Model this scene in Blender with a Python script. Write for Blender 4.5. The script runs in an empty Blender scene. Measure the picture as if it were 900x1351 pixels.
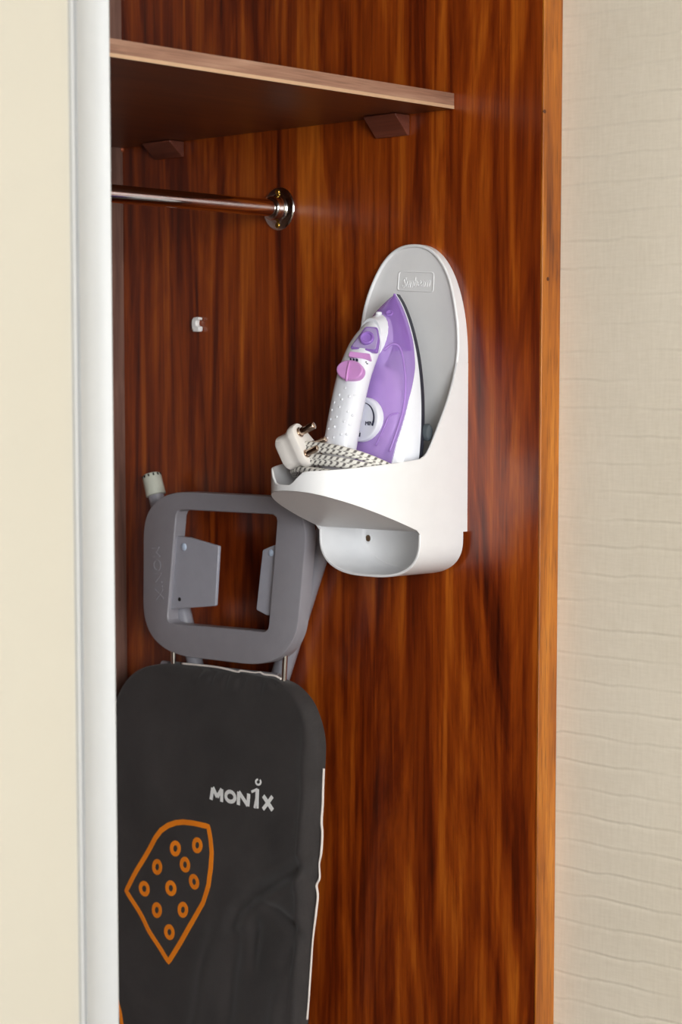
import bpy, bmesh, math, random
from mathutils import Vector, Matrix
random.seed(7)
sc = bpy.context.scene
COL = sc.collection

# ------------------------------------------------------------------ camera
F_PX, PX0, PY0 = 2820.0, 450.0, 778.0
PITCH = math.atan(256.0 / 2820.0)
AZ = math.radians(42.9)
CAM = Vector((-1.784, -1.375, 1.5))
FWD = Vector((math.cos(PITCH) * math.cos(AZ), math.cos(PITCH) * math.sin(AZ), -math.sin(PITCH)))
RGT = Vector((math.sin(AZ), -math.cos(AZ), 0))
UPV = RGT.cross(FWD)
cam_d = bpy.data.cameras.new('camera')
cam_o = bpy.data.objects.new('camera', cam_d)
COL.objects.link(cam_o)
cam_o.matrix_world = Matrix.Translation(CAM) @ Matrix((RGT, UPV, -FWD)).transposed().to_4x4()
cam_d.sensor_fit = 'AUTO'
cam_d.sensor_width = 36.0
cam_d.lens = F_PX / 1351.0 * 36.0
cam_d.shift_y = (PY0 - 675.5) / 1351.0
cam_d.clip_start = 0.05
cam_d.dof.use_dof = True
cam_d.dof.focus_distance = 2.28
cam_d.dof.aperture_fstop = 7.0
sc.camera = cam_o

# ------------------------------------------------------------------ light and exposure
sc.view_settings.view_transform = 'Standard'
sc.view_settings.look = 'None'
sc.view_settings.gamma = 1.0
sc.view_settings.use_curve_mapping = False
sc.view_settings.exposure = 0.0
W = bpy.data.worlds.new('world'); sc.world = W; W.use_nodes = True
W.node_tree.nodes['Background'].inputs[0].default_value = (1.0, 0.98, 0.95, 1)
W.node_tree.nodes['Background'].inputs[1].default_value = 0.5

def area(name, loc, target, sx, sy, power, col):
    d = bpy.data.lights.new(name, 'AREA'); d.shape = 'RECTANGLE'
    d.size = sx; d.size_y = sy; d.energy = power; d.color = col
    o = bpy.data.objects.new(name, d); COL.objects.link(o)
    o.location = loc
    o.rotation_euler = (Vector(target) - Vector(loc)).to_track_quat('-Z', 'Y').to_euler()
    return o
area('window_daylight', (-2.35, -3.75, 1.6), (-0.6, 0, 1.4), 1.9, 1.7, 166, (0.94, 0.97, 1.0))

# ------------------------------------------------------------------ helpers
def ray(px, py):
    return FWD + RGT * ((px - PX0) / F_PX) - UPV * ((py - PY0) / F_PX)
def on_x(px, py, X):
    r = ray(px, py); return CAM + r * ((X - CAM.x) / r.x)
def on_y(px, py, Y):
    r = ray(px, py); return CAM + r * ((Y - CAM.y) / r.y)
def on_plane(px, py, P, N):
    r = ray(px, py); return CAM + r * ((P - CAM).dot(N) / r.dot(N))
def yz(px, py, X):
    p = on_x(px, py, X); return (p.y, p.z)

ORG = {}
def put(name, verts, faces, mat, parent=None, origin=None, smooth=False, bevel=0.0, bseg=2, uvs=None, sub=0, solid=0.0, soff=0.0):
    """one mesh object; verts in world metres, stored relative to the thing's base"""
    if parent is not None: org = ORG[parent.name]
    else: org = Vector(origin) if origin is not None else Vector((0, 0, 0))
    me = bpy.data.meshes.new(name)
    me.from_pydata([tuple(Vector(v) - org) for v in verts], [], faces)
    bm = bmesh.new(); bm.from_mesh(me)
    if uvs is not None:
        bm.verts.ensure_lookup_table()
        ul = bm.loops.layers.uv.new('UVMap')
        for f in bm.faces:
            for l in f.loops:
                l[ul].uv = uvs[l.vert.index]
    bmesh.ops.recalc_face_normals(bm, faces=bm.faces)
    bm.to_mesh(me); bm.free()
    if smooth:
        me.polygons.foreach_set('use_smooth', [True] * len(me.polygons))
    o = bpy.data.objects.new(name, me)
    COL.objects.link(o)
    if mat is not None: me.materials.append(mat)
    if parent is not None: o.parent = parent
    else: o.location = org
    ORG[o.name] = org
    if solid:
        m = o.modifiers.new('thickness', 'SOLIDIFY'); m.thickness = solid; m.offset = soff
        m.use_even_offset = True
    if bevel:
        m = o.modifiers.new('bevel', 'BEVEL'); m.width = bevel; m.segments = bseg
        m.limit_method = 'ANGLE'; m.angle_limit = math.radians(35)
        m.harden_normals = False
        me.polygons.foreach_set('use_smooth', [True] * len(me.polygons))
        me.update()
        try: me.set_sharp_from_angle(angle=math.radians(40))
        except Exception: pass
    elif smooth == 'auto':
        try: me.set_sharp_from_angle(angle=math.radians(38))
        except Exception: pass
    if sub:
        m = o.modifiers.new('sub', 'SUBSURF'); m.levels = sub; m.render_levels = sub
    return o

def thing(name, loc, label, cat, group=None):
    o = bpy.data.objects.new(name, None); COL.objects.link(o)
    o.empty_display_size = 0.05
    o.location = loc; o['label'] = label; o['category'] = cat
    if group: o['group'] = group
    ORG[o.name] = Vector(loc)
    return o
def tag(o, label, cat, group=None):
    o['label'] = label; o['category'] = cat
    if group: o['group'] = group
    return o
def struct(o, label, cat):
    o['kind'] = 'structure'; o['label'] = label; o['category'] = cat
    return o

class MB:
    def __init__(s): s.v = []; s.f = []; s.uv = []
    def add(s, vs, fs, uv=None):
        b = len(s.v); s.v += [Vector(v) for v in vs]
        s.f += [tuple(i + b for i in f) for f in fs]
        s.uv += uv if uv else [(0, 0)] * len(vs)
        return s
    def box(s, a, b):
        (x0, y0, z0), (x1, y1, z1) = a, b
        return s.add([(x0, y0, z0), (x1, y0, z0), (x1, y1, z0), (x0, y1, z0), (x0, y0, z1), (x1, y0, z1), (x1, y1, z1), (x0, y1, z1)],
                     [(0, 3, 2, 1), (4, 5, 6, 7), (0, 1, 5, 4), (1, 2, 6, 5), (2, 3, 7, 6), (3, 0, 4, 7)])
    def loft(s, rings, closed=True, cap0=True, cap1=True, uv=None):
        n = len(rings[0]); vs = [v for r in rings for v in r]; fs = []
        for i in range(len(rings) - 1):
            for j in range(n if closed else n - 1):
                k = (j + 1) % n
                fs.append((i * n + j, i * n + k, (i + 1) * n + k, (i + 1) * n + j))
        if closed and cap0: fs.append(tuple(range(n))[::-1])
        if closed and cap1: fs.append(tuple((len(rings) - 1) * n + j for j in range(n)))
        return s.add(vs, fs, uv)
    def prism_x(s, poly, x0, x1):
        return s.loft([[(x0, y, z) for y, z in poly], [(x1, y, z) for y, z in poly]])
    def tube(s, pts, r, n=12, cap=True):
        pts = [Vector(p) for p in pts]; rings = []; uv = []; L = 0
        up = Vector((0, 0, 1))
        t0 = (pts[1] - pts[0]).normalized()
        if abs(t0.dot(up)) > 0.9: up = Vector((0, 1, 0))
        nrm = (up - t0 * up.dot(t0)).normalized()
        for i, p in enumerate(pts):
            a = pts[max(i - 1, 0)]; b = pts[min(i + 1, len(pts) - 1)]
            t = (b - a).normalized()
            nrm = (nrm - t * nrm.dot(t)).normalized(); bi = t.cross(nrm)
            if i: L += (p - pts[i - 1]).length
            rr = r[i] if isinstance(r, (list, tuple)) else r
            rings.append([p + (nrm * math.cos(q) + bi * math.sin(q)) * rr for q in [2 * math.pi * j / n for j in range(n)]])
            uv += [(L, j / n) for j in range(n)]
        return s.loft(rings, True, cap, cap, uv)
    def lathe(s, base, axis, prof, n=32):
        """prof: (distance along axis, radius)"""
        axis = Vector(axis).normalized(); base = Vector(base)
        ref = Vector((0, 0, 1)) if abs(axis.z) < .9 else Vector((1, 0, 0))
        u = (ref - axis * ref.dot(axis)).normalized(); w = axis.cross(u)
        rings = [[base + axis * d + (u * math.cos(q) + w * math.sin(q)) * max(r, 1e-5) for q in [2 * math.pi * j / n for j in range(n)]] for d, r in prof]
        return s.loft(rings)
    def put(s, name, mat, parent=None, **k):
        uv = k.pop('use_uv', False)
        return put(name, s.v, s.f, mat, parent, uvs=s.uv if uv else None, **k)

def rounded(corners, radii, n=8):
    """2D polygon with rounded corners"""
    out = []; m = len(corners)
    for i in range(m):
        p = Vector(corners[i]); a = (Vector(corners[i - 1]) - p); b = (Vector(corners[(i + 1) % m]) - p)
        r = radii[i] if isinstance(radii, (list, tuple)) else radii
        A = p + a.normalized() * r; B = p + b.normalized() * r
        for k in range(n + 1):
            t = k / n
            # circular-ish blend
            q = A * (1 - t) ** 2 + p * 2 * t * (1 - t) * 1.0 + B * t * t
            out.append((q.x, q.y))
    return out
def resample_angle(loop, c, n):
    """star-shaped loop sampled at n equal angles about c"""
    c = Vector(c); out = []; m = len(loop)
    for k in range(n):
        th = 2 * math.pi * k / n; d = Vector((math.cos(th), math.sin(th))); best = None
        for i in range(m):
            p = Vector(loop[i]) - c; q = Vector(loop[(i + 1) % m]) - c; e = q - p
            den = d.x * e.y - d.y * e.x
            if abs(den) < 1e-12: continue
            t = (p.x * e.y - p.y * e.x) / den
            u = (p.x * d.y - p.y * d.x) / den
            if t > 0 and -1e-6 <= u <= 1 + 1e-6: best = t if best is None else max(best, t)
        out.append(tuple(c + d * best))
    return out
def lerp(a, b, t): return a + (b - a) * t
def interp(x, tab):
    if x <= tab[0][0]: return tab[0][1]
    for (a, p), (b, q) in zip(tab, tab[1:]):
        if x <= b: return lerp(p, q, (x - a) / (b - a))
    return tab[-1][1]
def smooth_interp(x, tab):
    """Catmull-Rom through table"""
    n = len(tab)
    if x <= tab[0][0]: return tab[0][1]
    if x >= tab[-1][0]: return tab[-1][1]
    for i in range(n - 1):
        if x <= tab[i + 1][0]:
            x0, y0 = tab[i]; x1, y1 = tab[i + 1]; h = x1 - x0; t = (x - x0) / h
            m0 = (y1 - tab[i - 1][1]) / (x1 - tab[i - 1][0]) if i > 0 else (y1 - y0) / h
            m1 = (tab[i + 2][1] - y0) / (tab[i + 2][0] - x0) if i + 2 < n else (y1 - y0) / h
            return (2*t**3-3*t*t+1)*y0 + (t**3-2*t*t+t)*h*m0 + (-2*t**3+3*t*t)*y1 + (t**3-t*t)*h*m1
def sstep(a, b, x):
    t = max(0, min(1, (x - a) / (b - a))); return t * t * (3 - 2 * t)

# ------------------------------------------------------------------ materials
def s2l(c): return tuple(((v / 255) / 12.92 if v / 255 <= 0.04045 else (((v / 255) + 0.055) / 1.055) ** 2.4) for v in c)
def new_mat(name):
    m = bpy.data.materials.new(name); m.use_nodes = True
    return m, m.node_tree.nodes, m.node_tree.links, m.node_tree.nodes['Principled BSDF']
def node(N, t, **k):
    n = N.new(t)
    for a, v in k.items(): setattr(n, a, v)
    return n
def noise(N, L, vec, scale, detail=3, rough=0.55, dist=0.0):
    n = N.new('ShaderNodeTexNoise'); n.inputs['Scale'].default_value = scale
    n.inputs['Detail'].default_value = detail; n.inputs['Roughness'].default_value = rough
    n.inputs['Distortion'].default_value = dist
    L.new(vec, n.inputs['Vector']); return n.outputs['Fac']
def mapping(N, L, scale, loc=(0, 0, 0), src='Object', rot=(0, 0, 0)):
    tc = N.new('ShaderNodeTexCoord'); mp = N.new('ShaderNodeMapping')
    mp.inputs['Scale'].default_value = scale; mp.inputs['Location'].default_value = loc
    mp.inputs['Rotation'].default_value = rot
    L.new(tc.outputs[src], mp.inputs['Vector']); return mp.outputs['Vector']
def ramp(N, L, fac, stops):
    r = N.new('ShaderNodeValToRGB'); e = r.color_ramp.elements
    while len(e) > 2: e.remove(e[-1])
    for i, (p, c) in enumerate(stops):
        el = e[i] if i < 2 else e.new(p)
        el.position = p; el.color = (*c, 1) if len(c) == 3 else c
    L.new(fac, r.inputs['Fac']); return r.outputs['Color']
def math_n(N, L, op, a, b=None, c=None):
    n = N.new('ShaderNodeMath'); n.operation = op
    for i, v in enumerate((a, b, c)):
        if v is None: continue
        if isinstance(v, (int, float)): n.inputs[i].default_value = v
        else: L.new(v, n.inputs[i])
    return n.outputs[0]
def mix_col(N, L, mode, fac, a, b):
    n = N.new('ShaderNodeMix'); n.data_type = 'RGBA'; n.blend_type = mode
    for idx, v in ((0, fac), (6, a), (7, b)):
        if isinstance(v, (int, float)): n.inputs[idx].default_value = v
        elif isinstance(v, tuple): n.inputs[idx].default_value = (*v, 1)
        else: L.new(v, n.inputs[idx])
    return n.outputs[2]
def bump(N, L, B, h, strength, dist):
    b = N.new('ShaderNodeBump'); b.inputs['Strength'].default_value = strength; b.inputs['Distance'].default_value = dist
    L.new(h, b.inputs['Height']); L.new(b.outputs['Normal'], B.inputs['Normal'])

def simple(name, rgb, rough=0.45, metal=0.0, coat=0.0, nz=0.04, spec=0.5, nscale=60, bumpd=0.0, trans=0.0, sss=0.0):
    m, N, L, B = new_mat(name)
    c = s2l(rgb)
    v = mapping(N, L, (1, 1, 1))
    f = noise(N, L, v, nscale, 3)
    col = ramp(N, L, f, [(0.3, tuple(x * (1 - nz) for x in c)), (0.7, tuple(min(1, x * (1 + nz)) for x in c))])
    L.new(col, B.inputs['Base Color'])
    B.inputs['Roughness'].default_value = rough; B.inputs['Metallic'].default_value = metal
    B.inputs['Coat Weight'].default_value = coat; B.inputs['Coat Roughness'].default_value = 0.08
    B.inputs['Specular IOR Level'].default_value = spec
    B.inputs['Transmission Weight'].default_value = trans
    if bumpd: bump(N, L, B, f, 0.4, bumpd)
    return m

def wood(name, stops, along='z', rough=0.3, coat=0.25, sc_=1.0, bumpd=0.0004, off=(0, 0, 0), figure=1.0, coatr=0.3, pore=0.3):
    m, N, L, B = new_mat(name)
    def mp(a, l, o=0.0):
        s = {'z': (a, a, l), 'x': (l, a, a), 'y': (a, l, a)}[along]
        return mapping(N, L, tuple(q * sc_ for q in s), tuple(x + o for x in off))
    A = noise(N, L, mp(13, 1.7), 1, 5, 0.58, 1.8)
    Bn = noise(N, L, mp(38, 2.2, 3.1), 1, 4, 0.6, 1.2)
    C = noise(N, L, mp(120, 2.6, 7.7), 1, 3, 0.6, 0.4)
    D = noise(N, L, mp(520, 16, 1.7), 1, 2, 0.5, 0.0)
    f = math_n(N, L, 'MULTIPLY_ADD', A, 0.44, math_n(N, L, 'MULTIPLY_ADD', Bn, 0.38, math_n(N, L, 'MULTIPLY', C, 0.18)))
    col = ramp(N, L, f, stops)
    pores = ramp(N, L, D, [(0.36, (0.45, 0.42, 0.40)), (0.46, (1, 1, 1))])
    col = mix_col(N, L, 'MULTIPLY', pore, col, pores)
    L.new(col, B.inputs['Base Color'])
    B.inputs['Roughness'].default_value = rough
    B.inputs['Coat Weight'].default_value = coat; B.inputs['Coat Roughness'].default_value = coatr
    if bumpd: bump(N, L, B, D, 0.25, bumpd)
    return m

M = {}
M['panel'] = wood('varnished_walnut', [(0.36, s2l((48, 10, 2))), (0.45, s2l((106, 36, 5))), (0.53, s2l((146, 62, 11))), (0.64, s2l((190, 100, 26)))], off=(0.0, 0.3, 0.2), coat=0.36, rough=0.3, coatr=0.26)
M['lipping'] = wood('orange_lipping_wood', [(0.36, s2l((96, 42, 6))), (0.45, s2l((152, 80, 14))), (0.53, s2l((176, 100, 22))), (0.64, s2l((202, 126, 40)))], pore=0.7, rough=0.4, coat=0.15, off=(4, 2, 1), sc_=1.5)
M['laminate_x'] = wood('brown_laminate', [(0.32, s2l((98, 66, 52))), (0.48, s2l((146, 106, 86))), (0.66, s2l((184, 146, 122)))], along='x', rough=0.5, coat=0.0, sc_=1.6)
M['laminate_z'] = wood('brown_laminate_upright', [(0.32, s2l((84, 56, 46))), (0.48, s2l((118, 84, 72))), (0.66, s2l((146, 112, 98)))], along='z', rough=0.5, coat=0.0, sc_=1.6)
M['shelf_body'] = wood('shaded_red_shelf_board', [(0.32, s2l((58, 26, 12))), (0.48, s2l((92, 46, 20))), (0.66, s2l((122, 66, 30)))], along='x', rough=0.35, coat=0.1, sc_=1.4)  # red-brown wood, colour darkened to paint in shade on the shelf underside
M['banding'] = simple('pale_edge_band', (196, 160, 128), 0.5)
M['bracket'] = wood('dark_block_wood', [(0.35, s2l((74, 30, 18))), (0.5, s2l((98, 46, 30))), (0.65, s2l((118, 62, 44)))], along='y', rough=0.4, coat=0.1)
M['chrome'] = simple('chrome', (215, 212, 210), 0.08, 1.0, nz=0.01)
M['chrome_soft'] = simple('polished_tube_chrome', (222, 214, 210), 0.09, 1.0, nz=0.01)
M['brass'] = simple('brass', (214, 172, 80), 0.28, 1.0)
M['dark'] = simple('black_recess', (18, 16, 15), 0.7)
M['white'] = simple('white_plastic', (240, 240, 241), 0.38, nz=0.012)
M['clipwhite'] = simple('white_clip_plastic', (245, 243, 240), 0.4)
M['plug'] = simple('white_plug_plastic', (238, 232, 226), 0.35, nz=0.02)
M['grey'] = simple('grey_plastic', (146, 143, 149), 0.36, nz=0.03)
M['greylight'] = simple('light_grey_plastic', (166, 166, 176), 0.3, nz=0.03)
M['tubegrey'] = simple('grey_painted_tube', (148, 147, 155), 0.28, nz=0.03, coat=0.3)
M['cap'] = simple('translucent_rubber_cap', (196, 198, 184), 0.5, nz=0.08)
M['bluish'] = simple('pale_blue_rivet', (186, 200, 220), 0.3)
M['piping'] = simple('white_felt_edge', (236, 226, 218), 0.9, nz=0.06)
M['orange'] = simple('orange_print', (255, 140, 12), 0.8, nz=0.05)
M['print'] = simple('pale_grey_print', (244, 244, 242), 0.7, nz=0.03)
M['ironwhite'] = simple('glossy_white_plastic', (236, 238, 246), 0.22, coat=0.3, nz=0.012)
M['pink'] = simple('pink_plastic', (212, 150, 214), 0.28, nz=0.03, coat=0.2)
M['sole'] = simple('dark_soleplate', (62, 62, 74), 0.3, 0.4)
M['bumper'] = simple('grey_rubber', (78, 86, 92), 0.6)
M['icon'] = simple('navy_print', (28, 30, 58), 0.6)
M['steel'] = simple('nickel_pin', (196, 176, 160), 0.16, 1.0)

def mat_purple(name, rgb, trans, rough=0.1):
    m, N, L, B = new_mat(name)
    v = mapping(N, L, (1, 1, 0.6)); f = noise(N, L, v, 26, 2, 0.5, 0.4)
    c = s2l(rgb)
    col = ramp(N, L, f, [(0.3, tuple(x * 0.86 for x in c)), (0.7, tuple(min(1, x * 1.12) for x in c))])
    L.new(col, B.inputs['Base Color'])
    B.inputs['Roughness'].default_value = rough; B.inputs['Transmission Weight'].default_value = trans
    B.inputs['Coat Weight'].default_value = 0.5; B.inputs['Coat Roughness'].default_value = 0.05
    B.inputs['IOR'].default_value = 1.3
    return m
def mat_tank():
    m, N, L, B = new_mat('clear_violet_plastic')
    v = mapping(N, L, (1, 1, 0.6)); f = noise(N, L, v, 26, 2, 0.5, 0.4)
    c = s2l((184, 146, 224))
    L.new(ramp(N, L, f, [(0.3, tuple(x * 0.92 for x in c)), (0.7, tuple(min(1, x * 1.08) for x in c))]), B.inputs['Base Color'])
    B.inputs['Roughness'].default_value = 0.12
    B.inputs['Coat Weight'].default_value = 0.6; B.inputs['Coat Roughness'].default_value = 0.05
    t = N.new('ShaderNodeBsdfTransparent'); t.inputs[0].default_value = (*s2l((236, 220, 250)), 1)
    mx = N.new('ShaderNodeMixShader'); mx.inputs[0].default_value = 0.58
    L.new(B.outputs[0], mx.inputs[1]); L.new(t.outputs[0], mx.inputs[2])
    L.new(mx.outputs[0], N['Material Output'].inputs['Surface'])
    return m
M['tank'] = mat_tank()
M['chamber'] = simple('pale_lilac_chamber', (244, 238, 246), 0.3, nz=0.06, nscale=30, coat=0.4)
M['purple'] = mat_purple('purple_trim_plastic', (178, 138, 218), 0.0)
M['purpledark'] = mat_purple('violet_button_plastic', (158, 118, 204), 0.1)
M['purplepale'] = mat_purple('pale_violet_plastic', (196, 176, 226), 0.25)

def mat_cover():
    m, N, L, B = new_mat('black_cotton_cover')
    v = mapping(N, L, (1, 1, 1))
    a = noise(N, L, v, 9, 4, 0.6, 0.5)
    w1 = noise(N, L, mapping(N, L, (200, 1400, 120)), 1, 1)
    w2 = noise(N, L, mapping(N, L, (200, 120, 1400)), 1, 1)
    wv = math_n(N, L, 'ADD', w1, w2)
    col = ramp(N, L, a, [(0.3, s2l((38, 34, 33))), (0.7, s2l((56, 51, 50)))])
    wc = ramp(N, L, math_n(N, L, 'MULTIPLY', wv, 0.5), [(0.35, (0.8, 0.8, 0.8)), (0.65, (1.2, 1.2, 1.2))])
    L.new(mix_col(N, L, 'MULTIPLY', 0.6, col, wc), B.inputs['Base Color'])
    B.inputs['Roughness'].default_value = 0.82
    B.inputs['Sheen Weight'].default_value = 0.15; B.inputs['Sheen Roughness'].default_value = 0.5
    bump(N, L, B, wv, 0.2, 0.0004)
    return m
M['cover'] = mat_cover()

def mat_cord():
    m, N, L, B = new_mat('braided_cord')
    tc = N.new('ShaderNodeTexCoord'); sp = N.new('ShaderNodeSeparateXYZ'); L.new(tc.outputs['UV'], sp.inputs[0])
    u = math_n(N, L, 'MULTIPLY', sp.outputs[0], 2 * math.pi / 0.0072)
    v = math_n(N, L, 'MULTIPLY', sp.outputs[1], 2 * math.pi * 2)
    p = math_n(N, L, 'SINE', math_n(N, L, 'ADD', u, v)); q = math_n(N, L, 'SINE', math_n(N, L, 'SUBTRACT', u, v))
    pq = math_n(N, L, 'MULTIPLY_ADD', p, 0.34, math_n(N, L, 'MULTIPLY_ADD', q, 0.16, 0.5))
    col = ramp(N, L, pq, [(0.14, s2l((104, 100, 98))), (0.34, s2l((176, 172, 166))), (0.5, s2l((240, 237, 230)))])
    L.new(col, B.inputs['Base Color']); B.inputs['Roughness'].default_value = 0.85
    bump(N, L, B, pq, 0.4, 0.0006)
    return m
M['cord'] = mat_cord()

def mat_wallpaper():
    m, N, L, B = new_mat('creased_beige_wallpaper')
    tc = N.new('ShaderNodeTexCoord')
    fib1 = noise(N, L, mapping(N, L, (60, 60, 420)), 1, 2)
    fib2 = noise(N, L, mapping(N, L, (60, 300, 36)), 1, 3)
    bl = noise(N, L, mapping(N, L, (3, 3, 3)), 1, 3)
    f = math_n(N, L, 'MULTIPLY_ADD', fib1, 0.22, math_n(N, L, 'MULTIPLY_ADD', fib2, 0.26, math_n(N, L, 'MULTIPLY', bl, 0.52)))
    col = ramp(N, L, f, [(0.34, s2l((214, 203, 184))), (0.66, s2l((230, 220, 203)))])
    L.new(col, B.inputs['Base Color']); B.inputs['Roughness'].default_value = 0.75
    bump(N, L, B, f, 0.2, 0.0008)
    return m
M['wallpaper'] = mat_wallpaper()
M['paint'] = simple('off_white_wall_paint', (232, 230, 224), 0.8)
M['ceil'] = simple('white_ceiling_paint', (236, 234, 228), 0.85)
M['floor'] = simple('brown_carpet', (96, 82, 70), 0.95, nz=0.15, nscale=300, bumpd=0.004)
M['doorcream'] = simple('cream_door_board', (203, 197, 182), 0.42, nz=0.01, nscale=5)
M['alu'] = simple('matt_silver_profile', (194, 195, 195), 0.45, 0.1, nz=0.01)

# ------------------------------------------------------------------ setting: the room
RX = 0.0315          # plane of the papered wall
def wall_creased():
    """papered wall; each crease is a shallow ridge running along the wall"""
    ys = [-3.9]
    y = -1.0
    while y < -0.001: ys.append(y); y += 0.006
    ys += [0.0, 0.3, 0.7]
    zs = []; ref = on_x(745, 61.4, RX).z; pitch = 0.0288
    k0 = int((0.0 - ref) / pitch) - 1; k1 = int((2.5 - ref) / pitch) + 1
    rng = random.Random(3)
    rows = []  # (z, kind, k)
    rows.append((0.0, 0, 0))
    for k in range(k0, k1):
        zc = ref + k * pitch
        if zc < 0.02 or zc > 2.48: continue
        fine = 0.75 < zc < 2.05
        if fine:
            for d, hgt in ((-0.006, 0.0), (-0.0018, 0.0), (-0.0005, -0.0011), (0.0008, 0.0007), (0.0028, 0.0004), (0.0060, 0.0)):
                rows.append((zc + d, hgt, k))
        else: rows.append((zc, 0, k))
    rows.append((2.5, 0, 0))
    ph = {k: (rng.random() * 9, rng.random() * 9, rng.random() * 9, rng.random() * 9) for k in range(k0, k1 + 1)}
    vs = []; n = len(ys)
    for z, hgt, k in rows:
        a, b, c, d = ph.get(k, (0, 0, 0, 0))
        for yy in ys:
            wob = 0.0008 * math.sin(yy * 23 + a) + 0.0005 * math.sin(yy * 51 + b) + 0.0003 * math.sin(yy * 117 + c)
            # creases break off and start again a little higher, as hand-creased paper does
            saw = ((yy * 9.5 + d) % 1.0); wob += 0.0018 * (saw - 0.5) * (1 if 0.08 < saw else saw / 0.08)
            amp = 0.55 + 0.45 * math.sin(yy * 31 + b * 2) * math.sin(yy * 13 + c)
            inside = 1 if yy > -1.0 else 0
            vs.append((RX - hgt * amp * inside, yy, z + (wob * inside if 0 < z < 2.5 else 0)))
    fs = [(i * n + j, i * n + j + 1, (i + 1) * n + j + 1, (i + 1) * n + j) for i in range(len(rows) - 1) for j in range(n - 1)]
    # backing so that the wall has thickness
    b = len(vs)
    vs += [(RX + 0.12, -3.9, 0), (RX + 0.12, 0.7, 0), (RX + 0.12, 0.7, 2.5), (RX + 0.12, -3.9, 2.5)]
    fs.append((b, b + 3, b + 2, b + 1))
    o = put('wall_right', vs, fs, M['wallpaper'], smooth=True)
    return struct(o, 'beige wallpaper with fine horizontal creases beside the wardrobe', 'wall')
wall_creased()
struct(MB().box((-3.4, -4.1, -0.06), (RX + .12, .8, 0)).put('floor', M['floor']), 'brown carpeted floor under the wardrobe', 'floor')
struct(MB().box((-3.4, -4.1, 2.5), (RX + .12, .8, 2.58)).put('ceiling', M['ceil']), 'white painted ceiling above the room', 'ceiling')
struct(MB().box((-3.4, -4.0, 0), (-3.3, .8, 2.5)).put('wall_left', M['paint']), 'off-white painted wall on the left of the room', 'wall')
struct(MB().box((-3.4, .69, 0), (RX + .12, .8, 2.5)).put('wall_back', M['paint']), 'off-white painted wall behind the wardrobe', 'wall')
struct(MB().box((-3.4, -4.1, 0), (RX + .12, -4.0, 2.5)).put('wall_front', M['paint']), 'off-white painted window wall behind the camera', 'wall')

# ------------------------------------------------------------------ wardrobe
DEPTH = on_x(165, 520, 0).y
WL = -1.9
wd = thing('wardrobe', (-0.9, 0.33, 0), 'built-in wardrobe with glossy red-brown wood side panel and brown laminate back', 'wardrobe')
sp = MB().box((0, 0.0, 0), (0.031, DEPTH + .012, 2.4)).put('side_panel', M['panel'], wd)
lp = MB().box((-0.0004, -0.003, 0), (0.0312, -0.0001, 2.4)).put('edge_lipping', M['lipping'], sp, bevel=0.0008)
lp['label'] = 'lighter orange wood strip along the front edge'
# dark screw fillers let into the lipping
for px, py in ((719, 147), (723, 368)):
    p = on_y(px, py, -0.003)
    MB().lathe(p + Vector((0, 0.0015, 0)), (0, -1, 0), [(0, .0022), (.0017, .0021), (.0019, .0014)], 12).put('screw_filler', simple('knot_filler', (84, 40, 14), 0.6), sp, smooth=True)
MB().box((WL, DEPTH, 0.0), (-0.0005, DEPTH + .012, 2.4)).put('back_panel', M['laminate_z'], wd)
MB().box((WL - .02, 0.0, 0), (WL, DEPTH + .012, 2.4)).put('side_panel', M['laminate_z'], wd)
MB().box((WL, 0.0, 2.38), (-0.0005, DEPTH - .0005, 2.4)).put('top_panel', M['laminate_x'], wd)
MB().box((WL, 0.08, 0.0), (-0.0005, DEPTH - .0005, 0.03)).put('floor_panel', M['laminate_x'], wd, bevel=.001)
MB().box((WL, 0.005, 0.0), (-0.0005, 0.075, 0.012)).put('door_track', M['alu'], wd, bevel=.001)
cp = on_y(162, 197, DEPTH)
o = MB().lathe(cp + Vector((0, .001, 0)), (0, -1, 0), [(0, .0035), (.0014, .0035), (.0024, .0026), (.0028, .001)], 16).put('screw_cap', simple('copper_screw_cap', (176, 92, 58), 0.35, 0.3), wd, smooth=True)
o['label'] = 'small copper-brown screw cap'

# shelf
p0 = on_x(600, 123.3, 0); p1 = on_x(600, 144.7, 0)
SHY, SHZ1, SHZ0 = p0.y, p0.z, p1.z
sh = thing('wardrobe_shelf', (-0.9, SHY, SHZ0), 'brown laminate shelf with pale front edge above the hanging rail', 'shelf')
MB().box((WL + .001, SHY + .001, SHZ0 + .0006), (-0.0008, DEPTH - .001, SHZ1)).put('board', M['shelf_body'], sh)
MB().box((WL + .001, SHY, SHZ0 + .0042), (-0.0008, SHY + .0009, SHZ1)).put('front_edge', M['laminate_x'], sh)
MB().box((WL + .001, SHY - .0002, SHZ0 + .0006), (-0.0008, SHY + .0009, SHZ0 + .0041)).put('edge_band', M['banding'], sh)
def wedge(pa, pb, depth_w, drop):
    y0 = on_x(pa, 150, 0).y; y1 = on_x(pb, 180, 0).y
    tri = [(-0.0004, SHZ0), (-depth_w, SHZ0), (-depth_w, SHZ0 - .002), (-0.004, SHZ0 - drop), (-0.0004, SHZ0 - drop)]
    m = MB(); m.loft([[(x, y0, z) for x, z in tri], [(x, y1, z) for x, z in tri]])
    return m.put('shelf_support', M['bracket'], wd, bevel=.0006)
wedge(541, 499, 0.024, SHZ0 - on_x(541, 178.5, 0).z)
wedge(243, 207, 0.024, SHZ0 - on_x(243, 207, 0).z)

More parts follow.
